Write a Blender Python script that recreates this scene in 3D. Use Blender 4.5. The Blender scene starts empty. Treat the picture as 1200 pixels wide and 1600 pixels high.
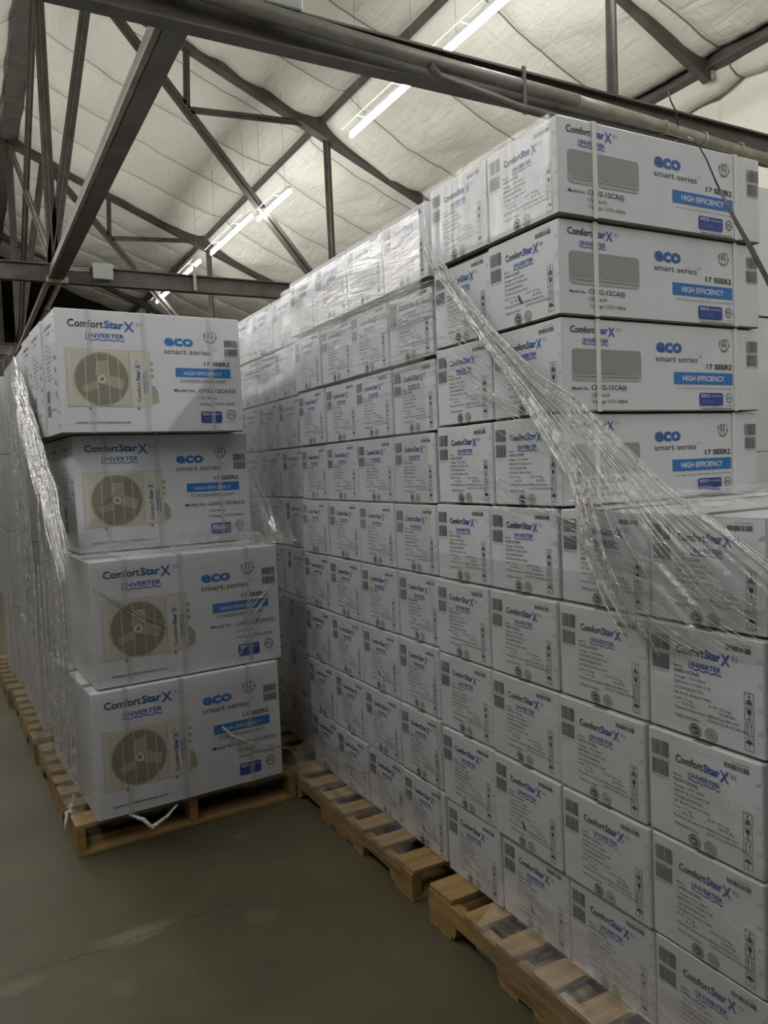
import bpy, bmesh, math, random
from mathutils import Vector, Matrix, noise

random.seed(7)
SC = bpy.context.scene
COL = SC.collection
# ---------------------------------------------------------------- camera
cam_d = bpy.data.cameras.new('camera')
cam_d.sensor_fit = 'HORIZONTAL'; cam_d.sensor_width = 36.0
cam_d.lens = 36.0 * 1209.72 / 1200.0
cam_d.clip_start = 0.05; cam_d.clip_end = 200
cam = bpy.data.objects.new('camera', cam_d); COL.objects.link(cam)
RX = Vector((0.8762829, -0.4798826, -0.0429063))
DN = Vector((-0.0652454, -0.0299612, -0.9974194))
FW = Vector((0.4773587, 0.8768210, -0.0575646))
M = Matrix((RX, -DN, -FW)).transposed().to_4x4()
M.translation = Vector((0, 0, 1.60345))
cam.matrix_world = M
SC.camera = cam
# ---------------------------------------------------------------- world, exposure
w = bpy.data.worlds.new('world'); SC.world = w; w.use_nodes = True
w.node_tree.nodes['Background'].inputs[0].default_value = (0.5, 0.55, 0.6, 1)
w.node_tree.nodes['Background'].inputs[1].default_value = 0.02
SC.view_settings.view_transform = 'Standard'
SC.view_settings.look = 'None'
SC.view_settings.gamma = 1.0
SC.view_settings.use_curve_mapping = False
SC.view_settings.exposure = 0.0
SC.cycles.max_bounces = 8
SC.cycles.transparent_max_bounces = 16
SC.cycles.sample_clamp_indirect = 6.0
SC.cycles.caustics_reflective = False
TUBE_POWER = 118.0

# ---------------------------------------------------------------- materials
def srgb(r, g, b):
    return tuple(((c / 255) / 12.92 if c / 255 <= .04045 else ((c / 255 + .055) / 1.055) ** 2.4) for c in (r, g, b)) + (1,)

def new_mat(name):
    m = bpy.data.materials.new(name); m.use_nodes = True
    nt = m.node_tree
    return m, nt, nt.nodes['Principled BSDF']

def N(nt, t, **kw):
    n = nt.nodes.new(t)
    for k, v in kw.items():
        if k in n.inputs: n.inputs[k].default_value = v
        else: setattr(n, k, v)
    return n

def flat(name, col, rough=.6, metal=0, spec=.5):
    m, nt, p = new_mat(name)
    p.inputs['Base Color'].default_value = col
    p.inputs['Roughness'].default_value = rough
    p.inputs['Metallic'].default_value = metal
    p.inputs['Specular IOR Level'].default_value = spec
    return m

def noisy(name, c1, c2, scale=(3, 3, 3), rough=.6, bump=.1, bdist=.01, detail=5, metal=0, spec=.5, lo=.35, hi=.65, bscale=None):
    m, nt, p = new_mat(name)
    tc = N(nt, 'ShaderNodeTexCoord'); mp = N(nt, 'ShaderNodeMapping'); mp.inputs['Scale'].default_value = scale
    nt.links.new(tc.outputs['Object'], mp.inputs[0])
    n = N(nt, 'ShaderNodeTexNoise', Scale=1.0, Detail=detail, Roughness=.6)
    nt.links.new(mp.outputs[0], n.inputs['Vector'])
    cr = N(nt, 'ShaderNodeValToRGB')
    cr.color_ramp.elements[0].position = lo; cr.color_ramp.elements[0].color = c1
    cr.color_ramp.elements[1].position = hi; cr.color_ramp.elements[1].color = c2
    nt.links.new(n.outputs[0], cr.inputs[0]); nt.links.new(cr.outputs[0], p.inputs['Base Color'])
    b = N(nt, 'ShaderNodeBump', Strength=bump, Distance=bdist)
    src = n
    if bscale:
        mp2 = N(nt, 'ShaderNodeMapping'); mp2.inputs['Scale'].default_value = bscale
        nt.links.new(tc.outputs['Object'], mp2.inputs[0])
        src = N(nt, 'ShaderNodeTexNoise', Scale=1.0, Detail=4.0)
        nt.links.new(mp2.outputs[0], src.inputs['Vector'])
    nt.links.new(src.outputs[0], b.inputs['Height']); nt.links.new(b.outputs[0], p.inputs['Normal'])
    p.inputs['Roughness'].default_value = rough; p.inputs['Metallic'].default_value = metal
    p.inputs['Specular IOR Level'].default_value = spec
    return m

M_CARD = noisy('white_printed_cardboard', (.655, .67, .72, 1), (.705, .72, .77, 1), (4, 4, 4), .42, .12, .004, bscale=(2, 2, 60))
M_KRAFT = noisy('grey_tan_cardboard', srgb(122, 117, 106), srgb(138, 132, 118), (6, 6, 6), .8)
M_BLACK = flat('black_ink', srgb(60, 59, 63), .5)
M_GREY = flat('grey_ink', srgb(118, 118, 122), .5)
M_LGREY = flat('pale_grey_ink', srgb(172, 172, 174), .5)
M_MGREY = flat('medium_grey_ink', srgb(150, 150, 151), .5)
M_BLUE = flat('blue_ink', srgb(56, 98, 168), .45)
M_SKY = flat('sky_blue_ink', srgb(42, 118, 190), .45)
M_NAVY = flat('navy_ink', srgb(44, 74, 155), .45)
M_GREEN = flat('green_ink', srgb(96, 150, 112), .5)
M_WINK = flat('white_ink', (.8, .8, .8, 1), .5)
M_BEIGE = flat('beige_ink', srgb(198, 195, 184), .5)
M_BEIGE2 = flat('pale_beige_ink', srgb(207, 205, 196), .5)
M_BEIGE3 = flat('dark_beige_ink', srgb(166, 162, 147), .5)
M_GRILL = flat('brown_grey_ink', srgb(126, 122, 108), .5)
M_GRILL2 = flat('fan_tan_ink', srgb(176, 171, 152), .5)
M_WOOD = noisy('pallet_wood', srgb(122, 95, 56), srgb(168, 139, 92), (3, 26, 26), .75, .35, .004, lo=.3, hi=.7)
M_WOODY = noisy('pallet_wood_along_y', srgb(122, 94, 52), srgb(162, 133, 84), (26, 3, 26), .75, .35, .004, lo=.3, hi=.7)
M_STEEL = noisy('dark_primer_steel', srgb(66, 62, 57), srgb(86, 81, 76), (5, 5, 5), .55, .05, metal=.0, spec=.4)
M_PIPE = noisy('galvanised_pipe', srgb(128, 124, 112), srgb(158, 154, 142), (9, 9, 9), .42, .05, metal=.35)
M_RUST = noisy('brown_pipe', srgb(96, 89, 78), srgb(118, 110, 97), (9, 9, 9), .6, .05)
M_PIPE_SHADED = noisy('shaded_grey_pipe', srgb(88, 85, 78), srgb(112, 108, 99), (7, 7, 7), .5, .05)  # same conduit where it is shaded: the shade is put into a darker grey
M_PLATE = flat('grey_enamel', srgb(150, 152, 150), .45)
M_FOIL = noisy('grey_metal_roof_deck', srgb(58, 53, 47), srgb(80, 74, 66), (.6, 2, .6), .7)
M_WALL = noisy('brown_block_wall', srgb(74, 66, 58), srgb(94, 86, 76), (1, 1, 1), .9)
M_CABLE = flat('black_plastic_strap', srgb(38, 38, 40), .4)
M_WHITEM = flat('white_fixture_enamel', (.8, .8, .8, 1), .4)

def mat_insulation():
    m, nt, p = new_mat('white_vinyl_insulation')
    tc = N(nt, 'ShaderNodeTexCoord')
    n = N(nt, 'ShaderNodeTexNoise', Scale=.7, Detail=3.0)
    nt.links.new(tc.outputs['Object'], n.inputs['Vector'])
    cr = N(nt, 'ShaderNodeValToRGB')
    cr.color_ramp.elements[0].position = .3; cr.color_ramp.elements[0].color = srgb(204, 202, 190)
    cr.color_ramp.elements[1].position = .7; cr.color_ramp.elements[1].color = srgb(214, 212, 201)
    nt.links.new(n.outputs[0], cr.inputs[0]); nt.links.new(cr.outputs[0], p.inputs['Base Color'])
    mp = N(nt, 'ShaderNodeMapping'); mp.inputs['Scale'].default_value = (1.2, 7, 2)
    nt.links.new(tc.outputs['Object'], mp.inputs[0])
    n2 = N(nt, 'ShaderNodeTexNoise', Scale=1.0, Detail=5.0, Distortion=1.2)
    nt.links.new(mp.outputs[0], n2.inputs['Vector'])
    mp3 = N(nt, 'ShaderNodeMapping'); mp3.inputs['Scale'].default_value = (9, 2.5, 2); mp3.inputs['Rotation'].default_value = (0, 0, .5)
    nt.links.new(tc.outputs['Object'], mp3.inputs[0])
    n3 = N(nt, 'ShaderNodeTexNoise', Scale=1.0, Detail=3.0, Distortion=.8)
    nt.links.new(mp3.outputs[0], n3.inputs['Vector'])
    ad = N(nt, 'ShaderNodeMath', operation='ADD'); nt.links.new(n2.outputs[0], ad.inputs[0]); nt.links.new(n3.outputs[0], ad.inputs[1])
    b = N(nt, 'ShaderNodeBump', Strength=.42, Distance=.05)
    nt.links.new(ad.outputs[0], b.inputs['Height']); nt.links.new(b.outputs[0], p.inputs['Normal'])
    p.inputs['Roughness'].default_value = .45
    return m
M_INS = mat_insulation()
M_SEAM = flat('insulation_seam_grey', srgb(120, 116, 104), .8)

def mat_film(name, scale, fac=.10, haze=.10, rough=.16, bump=.7, dist=.01, rot=(0, 0, 0), hazecol=(.85, .86, .86, 1), contrast=(.45, .75), tl_=.3, fres=.22):
    """clear stretch film: see-through, with gloss and a milky haze where it bunches"""
    m = bpy.data.materials.new(name); m.use_nodes = True
    nt = m.node_tree
    for n in list(nt.nodes): nt.nodes.remove(n)
    out = N(nt, 'ShaderNodeOutputMaterial')
    tc = N(nt, 'ShaderNodeTexCoord')
    mp = N(nt, 'ShaderNodeMapping'); mp.inputs['Scale'].default_value = scale; mp.inputs['Rotation'].default_value = rot
    nt.links.new(tc.outputs['Object'], mp.inputs[0])
    n1 = N(nt, 'ShaderNodeTexNoise', Scale=1.0, Detail=6.0, Roughness=.65, Distortion=.6)
    nt.links.new(mp.outputs[0], n1.inputs['Vector'])
    b = N(nt, 'ShaderNodeBump', Strength=bump, Distance=dist)
    nt.links.new(n1.outputs[0], b.inputs['Height'])
    tr = N(nt, 'ShaderNodeBsdfTransparent'); tr.inputs[0].default_value = (.985, .985, .985, 1)
    gl = N(nt, 'ShaderNodeBsdfGlossy', Roughness=rough); gl.inputs[0].default_value = (1, 1, 1, 1)
    df = N(nt, 'ShaderNodeBsdfDiffuse'); df.inputs[0].default_value = hazecol
    tl = N(nt, 'ShaderNodeBsdfTranslucent'); tl.inputs[0].default_value = hazecol
    nt.links.new(b.outputs[0], gl.inputs['Normal']); nt.links.new(b.outputs[0], df.inputs['Normal'])
    md = N(nt, 'ShaderNodeMixShader'); md.inputs[0].default_value = tl_
    nt.links.new(df.outputs[0], md.inputs[1]); nt.links.new(tl.outputs[0], md.inputs[2])
    cr = N(nt, 'ShaderNodeMapRange'); cr.inputs['From Min'].default_value = contrast[0]; cr.inputs['From Max'].default_value = contrast[1]
    cr.inputs['To Min'].default_value = haze * .25; cr.inputs['To Max'].default_value = haze * 2.2
    nt.links.new(n1.outputs[0], cr.inputs['Value'])
    m1 = N(nt, 'ShaderNodeMixShader'); nt.links.new(cr.outputs[0], m1.inputs[0])
    nt.links.new(tr.outputs[0], m1.inputs[1]); nt.links.new(md.outputs[0], m1.inputs[2])
    fr = N(nt, 'ShaderNodeFresnel', IOR=1.45); nt.links.new(b.outputs[0], fr.inputs['Normal'])
    ma = N(nt, 'ShaderNodeMath', operation='MULTIPLY_ADD'); ma.inputs[1].default_value = fres; ma.inputs[2].default_value = fac
    ma.use_clamp = True
    nt.links.new(fr.outputs[0], ma.inputs[0])
    m2 = N(nt, 'ShaderNodeMixShader'); nt.links.new(ma.outputs[0], m2.inputs[0])
    nt.links.new(m1.outputs[0], m2.inputs[1]); nt.links.new(gl.outputs[0], m2.inputs[2])
    nt.links.new(m2.outputs[0], out.inputs[0])
    return m
M_FILM = mat_film('clear_stretch_film', (1, 2, 9), .01, .05, .2, .5)
M_FILM_V = mat_film('clear_stretch_film_pleated', (1, 40, 2.0), .01, .03, .12, .9, .007, fres=.2)
M_FILM_FAN = mat_film('stretch_film_pulled', (1, 30, 3), .07, .08, .16, .9, .012, (math.radians(45), 0, 0))
M_FILM_L = mat_film('stretch_film_thick', (3, 5, 1.6), .12, .26, .2, 1.0, .06, hazecol=(.66, .66, .62, 1))
M_FOLD = mat_film('stretch_film_fold', (30, 30, 30), .38, .46, .24, 1.0, .01, hazecol=(.97, .97, .95, 1), contrast=(.4, .65), tl_=.1)
def mat_tape():
    m, nt, p = new_mat('clear_packing_tape')
    p.inputs['Base Color'].default_value = (.72, .72, .73, 1); p.inputs['Roughness'].default_value = .3
    tr = N(nt, 'ShaderNodeBsdfTransparent'); mx = N(nt, 'ShaderNodeMixShader'); mx.inputs[0].default_value = .24
    out = [n for n in nt.nodes if n.type == 'OUTPUT_MATERIAL'][0]
    nt.links.new(tr.outputs[0], mx.inputs[1]); nt.links.new(p.outputs[0], mx.inputs[2]); nt.links.new(mx.outputs[0], out.inputs[0])
    return m
M_TAPE = mat_tape()
M_BAR = flat('barcode_ink', srgb(92, 92, 96), .5)
M_STRAPW = flat('white_strap', (.74, .74, .73, 1), .35)

def mat_emit(name, strength, col=(1, .99, .955, 1)):
    m = bpy.data.materials.new(name); m.use_nodes = True
    nt = m.node_tree
    for n in list(nt.nodes): nt.nodes.remove(n)
    out = N(nt, 'ShaderNodeOutputMaterial'); e = N(nt, 'ShaderNodeEmission')
    e.inputs[0].default_value = col; e.inputs[1].default_value = strength
    nt.links.new(e.outputs[0], out.inputs[0])
    return m
M_TUBE = mat_emit('lit_led_tube', TUBE_POWER)

def mat_floor():
    m, nt, p = new_mat('dark_sealed_concrete')
    L = nt.links.new
    tc = N(nt, 'ShaderNodeTexCoord')
    n = N(nt, 'ShaderNodeTexNoise', Scale=1.1, Detail=6.0, Roughness=.6); L(tc.outputs['Object'], n.inputs['Vector'])
    cr = N(nt, 'ShaderNodeValToRGB')
    cr.color_ramp.elements[0].position = .3; cr.color_ramp.elements[0].color = srgb(64, 60, 45)
    cr.color_ramp.elements[1].position = .72; cr.color_ramp.elements[1].color = srgb(92, 87, 68)
    L(n.outputs[0], cr.inputs[0])
    n2 = N(nt, 'ShaderNodeTexNoise', Scale=5.0, Detail=8.0, Roughness=.7, Distortion=1.0); L(tc.outputs['Object'], n2.inputs['Vector'])
    mr = N(nt, 'ShaderNodeMapRange'); mr.inputs['From Min'].default_value = .62; mr.inputs['From Max'].default_value = .78; mr.inputs['To Max'].default_value = .5
    L(n2.outputs[0], mr.inputs['Value'])
    mx = N(nt, 'ShaderNodeMix', data_type='RGBA'); L(mr.outputs[0], mx.inputs[0]); L(cr.outputs[0], mx.inputs[6]); mx.inputs[7].default_value = srgb(92, 89, 74)
    # hairline crack and its pale chipped patch: distance to a wandering line across the slab
    sx = N(nt, 'ShaderNodeSeparateXYZ'); L(tc.outputs['Object'], sx.inputs[0])
    n3 = N(nt, 'ShaderNodeTexNoise', Scale=2.2, Detail=8.0, Roughness=.65); L(tc.outputs['Object'], n3.inputs['Vector'])
    a = N(nt, 'ShaderNodeMath', operation='MULTIPLY_ADD'); L(n3.outputs[0], a.inputs[0]); a.inputs[1].default_value = .22; a.inputs[2].default_value = -.11 - 2.745
    b = N(nt, 'ShaderNodeMath', operation='ADD'); L(sx.outputs[1], b.inputs[0]); L(a.outputs[0], b.inputs[1])
    ab = N(nt, 'ShaderNodeMath', operation='ABSOLUTE'); L(b.outputs[0], ab.inputs[0])
    xr = N(nt, 'ShaderNodeMapRange'); xr.inputs['From Min'].default_value = .95; xr.inputs['From Max'].default_value = .8; L(sx.outputs[0], xr.inputs['Value'])
    c1 = N(nt, 'ShaderNodeMapRange'); c1.inputs['From Min'].default_value = .004; c1.inputs['From Max'].default_value = .0; L(ab.outputs[0], c1.inputs['Value'])
    c1m = N(nt, 'ShaderNodeMath', operation='MULTIPLY'); L(c1.outputs[0], c1m.inputs[0]); L(xr.outputs[0], c1m.inputs[1])
    def patch(cx, cy, rx, ry, gain):
        mp = N(nt, 'ShaderNodeMapping'); mp.inputs['Location'].default_value = (-cx / rx, -cy / ry, 0); mp.inputs['Scale'].default_value = (1 / rx, 1 / ry, 0)
        L(tc.outputs['Object'], mp.inputs[0])
        ln = N(nt, 'ShaderNodeVectorMath', operation='LENGTH'); L(mp.outputs[0], ln.inputs[0])
        s = N(nt, 'ShaderNodeMath', operation='MULTIPLY_ADD'); L(n2.outputs[0], s.inputs[0]); s.inputs[1].default_value = -2.6; L(ln.outputs['Value'], s.inputs[2])
        r = N(nt, 'ShaderNodeMapRange'); r.inputs['From Min'].default_value = -.2; r.inputs['From Max'].default_value = -.9; r.inputs['To Max'].default_value = gain
        L(s.outputs[0], r.inputs['Value'])
        return r
    col = mx.outputs[2]
    for pp in ((.45, 2.76, .16, .05, .75), (.86, 2.62, .07, .06, .4), (.04, 2.68, .1, .04, .5), (1.0, 3.28, .06, .04, .5), (.35, 2.5, .05, .06, .3), (1.05, 2.95, .12, .02, .3)):
        r = patch(*pp)
        mm = N(nt, 'ShaderNodeMix', data_type='RGBA'); L(r.outputs[0], mm.inputs[0]); L(col, mm.inputs[6]); mm.inputs[7].default_value = srgb(112, 106, 88)
        col = mm.outputs[2]
    mm = N(nt, 'ShaderNodeMix', data_type='RGBA'); L(c1m.outputs[0], mm.inputs[0]); L(col, mm.inputs[6]); mm.inputs[7].default_value = srgb(34, 31, 24)
    L(mm.outputs[2], p.inputs['Base Color'])
    bp = N(nt, 'ShaderNodeBump', Strength=.25, Distance=.01); L(n2.outputs[0], bp.inputs['Height']); L(bp.outputs[0], p.inputs['Normal'])
    p.inputs['Roughness'].default_value = .5
    p.inputs['Specular IOR Level'].default_value = .35
    return m
M_FLOOR = mat_floor()

# ---------------------------------------------------------------- mesh helpers
def obj(name, mesh, parent=None, loc=None):
    o = bpy.data.objects.new(name, mesh); COL.objects.link(o)
    if parent is not None: o.parent = parent
    if loc is not None: o.location = loc
    return o

def tag(o, label=None, cat=None, group=None, kind=None):
    if label: o['label'] = label
    if cat: o['category'] = cat
    if group: o['group'] = group
    if kind: o['kind'] = kind
    return o

def empty(name, loc=(0, 0, 0), rz=0, **kw):
    o = bpy.data.objects.new(name, None); COL.objects.link(o)
    o.location = loc; o.rotation_euler = (0, 0, rz); o.empty_display_size = .1
    return tag(o, **kw)

def finish(bm, name, mats, smooth=False):
    me = bpy.data.meshes.new(name)
    bmesh.ops.recalc_face_normals(bm, faces=bm.faces)
    bm.to_mesh(me); bm.free()
    for m in (mats if isinstance(mats, (list, tuple)) else [mats]): me.materials.append(m)
    if smooth:
        for p in me.polygons: p.use_smooth = True
    return me

def bm_box(bm, x0, x1, y0, y1, z0, z1, mi=0, bev=0):
    r = bmesh.ops.create_cube(bm, size=1)
    for v in r['verts']:
        v.co = Vector((x0 + (v.co.x + .5) * (x1 - x0), y0 + (v.co.y + .5) * (y1 - y0), z0 + (v.co.z + .5) * (z1 - z0)))
    fs = {f for v in r['verts'] for f in v.link_faces}
    for f in fs: f.material_index = mi
    if bev:
        es = list({e for f in fs for e in f.edges})
        bmesh.ops.bevel(bm, geom=es, offset=bev, segments=1, affect='EDGES')

def box_mesh(name, x0, x1, y0, y1, z0, z1, mat, bev=0):
    bm = bmesh.new(); bm_box(bm, x0, x1, y0, y1, z0, z1, 0, bev)
    return finish(bm, name, mat)

def bar(bm, a, b, w, h, up=Vector((0, 1, 0)), mi=0):
    """rectangular bar from a to b; w measured along 'up', h across"""
    a = Vector(a); b = Vector(b); d = (b - a).normalized()
    u = (up - d * up.dot(d)).normalized(); v = d.cross(u)
    vs = []
    for p in (a, b):
        for su, sv in ((-1, -1), (1, -1), (1, 1), (-1, 1)):
            vs.append(bm.verts.new(p + u * su * w / 2 + v * sv * h / 2))
    for q in ((0, 1, 2, 3), (7, 6, 5, 4), (0, 4, 5, 1), (1, 5, 6, 2), (2, 6, 7, 3), (3, 7, 4, 0)):
        bm.faces.new([vs[i] for i in q]).material_index = mi

def bar_mesh(name, a, b, w, h, mat, up=Vector((0, 1, 0))):
    bm = bmesh.new(); bar(bm, a, b, w, h, up); return finish(bm, name, mat)

def angle_mesh(name, a, b, s, mat, up=Vector((0, 1, 0)), t=.012):
    """double-angle section: a T of two plates, as rolled angles back to back"""
    a = Vector(a); b = Vector(b); d = (b - a).normalized()
    u = (up - d * up.dot(d)).normalized(); v = d.cross(u)
    bm = bmesh.new()
    bar(bm, a, b, s, t, up)
    bar(bm, a + v * s * .3, b + v * s * .3, t, s * .6, up)
    bar(bm, a - v * s * .3, b - v * s * .3, t, s * .6, up)
    return finish(bm, name, mat)

def tube_bm(bm, pts, rad, seg=8, mi=0):
    pts = [Vector(p) for p in pts]; rings = []
    for i, p in enumerate(pts):
        d = (pts[min(i + 1, len(pts) - 1)] - pts[max(i - 1, 0)]).normalized()
        u = d.orthogonal().normalized() if i == 0 else (rings_u - d * rings_u.dot(d)).normalized()
        rings_u = u; v = d.cross(u)
        r = rad[i] if isinstance(rad, (list, tuple)) else rad
        rings.append([bm.verts.new(p + (u * math.cos(2 * math.pi * k / seg) + v * math.sin(2 * math.pi * k / seg)) * r) for k in range(seg)])
    for a, b in zip(rings, rings[1:]):
        for k in range(seg):
            f = bm.faces.new((a[k], a[(k + 1) % seg], b[(k + 1) % seg], b[k])); f.material_index = mi; f.smooth = True
    if seg > 3:
        bm.faces.new(rings[0]); bm.faces.new(rings[-1])

def tube_mesh(name, pts, rad, mat, seg=10):
    bm = bmesh.new(); tube_bm(bm, pts, rad, seg); return finish(bm, name, mat)

def grid_mesh(name, fn, nu, nv, mat, smooth=True, mask=None):
    vs = []; fs = []
    for i in range(nu + 1):
        for j in range(nv + 1):
            vs.append(tuple(fn(i / nu, j / nv)))
    for i in range(nu):
        for j in range(nv):
            if mask and not mask((i + .5) / nu, (j + .5) / nv): continue
            a = i * (nv + 1) + j
            fs.append((a, a + nv + 1, a + nv + 2, a + 1))
    me = bpy.data.meshes.new(name); me.from_pydata(vs, [], fs)
    me.materials.append(mat)
    if smooth:
        for p in me.polygons: p.use_smooth = True
    me.update()
    return me

# ---------------------------------------------------------------- flat print builder
_txt = {}
def text_geo(s, bold=0.0):
    key = (s, bold)
    if key in _txt: return _txt[key]
    cu = bpy.data.curves.new('t', 'FONT'); cu.body = s; cu.resolution_u = 2; cu.offset = bold
    o = bpy.data.objects.new('t', cu); COL.objects.link(o)
    dg = bpy.context.evaluated_depsgraph_get(); dg.update()
    me = bpy.data.meshes.new_from_object(o.evaluated_get(dg))
    vs = [(v.co.x, v.co.y) for v in me.vertices]; fs = [tuple(p.vertices) for p in me.polygons]
    bpy.data.objects.remove(o); bpy.data.curves.remove(cu); bpy.data.meshes.remove(me)
    _txt[key] = (vs, fs)
    return _txt[key]

class Art:
    """flat print, coordinates in metres on the face: u right, v up, layer = order of the inks"""
    def __init__(s): s.v = []; s.f = []; s.m = []; s.mats = []
    def mi(s, m):
        if m not in s.mats: s.mats.append(m)
        return s.mats.index(m)
    def poly(s, pts, m, layer=1):
        b = len(s.v); s.v += [(x, y, layer) for x, y in pts]; s.f.append(tuple(range(b, b + len(pts)))); s.m.append(s.mi(m))
    def rect(s, x0, y0, x1, y1, m, layer=1): s.poly([(x0, y0), (x1, y0), (x1, y1), (x0, y1)], m, layer)
    def rrect(s, x0, y0, x1, y1, r, m, layer=1):
        pts = []
        for cx, cy, a0 in ((x1 - r, y0 + r, -90), (x1 - r, y1 - r, 0), (x0 + r, y1 - r, 90), (x0 + r, y0 + r, 180)):
            for k in range(5):
                a = math.radians(a0 + k * 22.5); pts.append((cx + r * math.cos(a), cy + r * math.sin(a)))
        s.poly(pts, m, layer)
    def disc(s, cx, cy, r, m, layer=1, n=28): s.poly([(cx + r * math.cos(2 * math.pi * k / n), cy + r * math.sin(2 * math.pi * k / n)) for k in range(n)], m, layer)
    def ring(s, cx, cy, r, w, m, layer=1, a0=0, a1=360, n=28):
        for k in range(n):
            t0 = math.radians(a0 + (a1 - a0) * k / n); t1 = math.radians(a0 + (a1 - a0) * (k + 1) / n)
            s.poly([(cx + r * math.cos(t0), cy + r * math.sin(t0)), (cx + r * math.cos(t1), cy + r * math.sin(t1)),
                    (cx + (r - w) * math.cos(t1), cy + (r - w) * math.sin(t1)), (cx + (r - w) * math.cos(t0), cy + (r - w) * math.sin(t0))], m, layer)
    def text(s, t, x0, y0, x1, h, m, bold=0.0, layer=1, rot=False):
        """cap height h, baseline y0, fitted between x0 and x1 (x1 None: natural width)"""
        vs, fs = text_geo(t, bold)
        if not vs: return
        ax = min(v[0] for v in vs); bx = max(v[0] for v in vs)
        k = h / .73; kx = (x1 - x0) / (bx - ax) if x1 is not None else k
        b = len(s.v)
        for vx, vy in vs:
            if rot: s.v.append((x0 - vy * k, y0 + (vx - ax) * kx, layer))
            else: s.v.append((x0 + (vx - ax) * kx, y0 + vy * k, layer))
        i = s.mi(m)
        for f in fs: s.f.append(tuple(b + q for q in f)); s.m.append(i)
    def barcode(s, x0, y0, x1, y1, seed=1, m=None, horiz=False):
        rnd = random.Random(seed); x = x0 if not horiz else y0; end = x1 if not horiz else y1
        u = (end - x) / 70
        while x < end - u:
            wd = rnd.choice((1, 1, 2, 3)) * u
            if horiz: s.rect(x0, x, x1, min(x + wd, end), m or M_BAR)
            else: s.rect(x, y0, min(x + wd, end), y1, m or M_BAR)
            x += wd + rnd.choice((1, 1, 2)) * u * .9
    def wave(s, x0, x1, y, amp, wd, m, n=3, layer=1):
        k = 24; P = [(x0 + (x1 - x0) * i / k, y + amp * math.sin(2 * math.pi * n * i / k)) for i in range(k + 1)]
        for a, b in zip(P, P[1:]): s.poly([(a[0], a[1] - wd / 2), (b[0], b[1] - wd / 2), (b[0], b[1] + wd / 2), (a[0], a[1] + wd / 2)], m, layer)
    def logo(s, x0, x1, y, h, rot=False):
        """the maker's word mark with the inverter line under it"""
        wd = x1 - x0
        s.text('Comfort', x0, y, x0 + wd * .465, h, M_BLACK, .02)
        s.text('Star', x0 + wd * .475, y, x0 + wd * .735, h, M_BLUE, .04)
        s.text('X', x0 + wd * .735, y - h * .35, x0 + wd * .88, h * 1.38, M_BLUE, .02)
        s.text('32', x0 + wd * .9, y + h * .45, x0 + wd, h * .5, M_GREY)
        ix0 = x0 + wd * .26; ix1 = x0 + wd * .74
        s.text('INVERTER', ix0, y - h * 1.35, ix1, h * .62, M_BLUE, .02)
        s.rect(ix0 - h * .34, y - h * 1.65, ix0 - h * .24, y - h * .7, M_BLUE)
        s.wave(ix0 - h * .34, ix1, y - h * 1.62, h * .08, h * .13, M_BLUE, 4)
    def mesh(s, name, fn):
        vs = [fn(*v) for v in s.v]
        me = bpy.data.meshes.new(name); me.from_pydata([tuple(v) for v in vs], [], s.f)
        for m in s.mats: me.materials.append(m)
        me.polygons.foreach_set('material_index', s.m); me.update()
        return me

EPS = .0004
LI, WI = .838, .315          # indoor-unit carton: length (into the stack), width
HI = .2605
LO, WO, HO = .862, .335, .5535   # condenser carton

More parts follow.
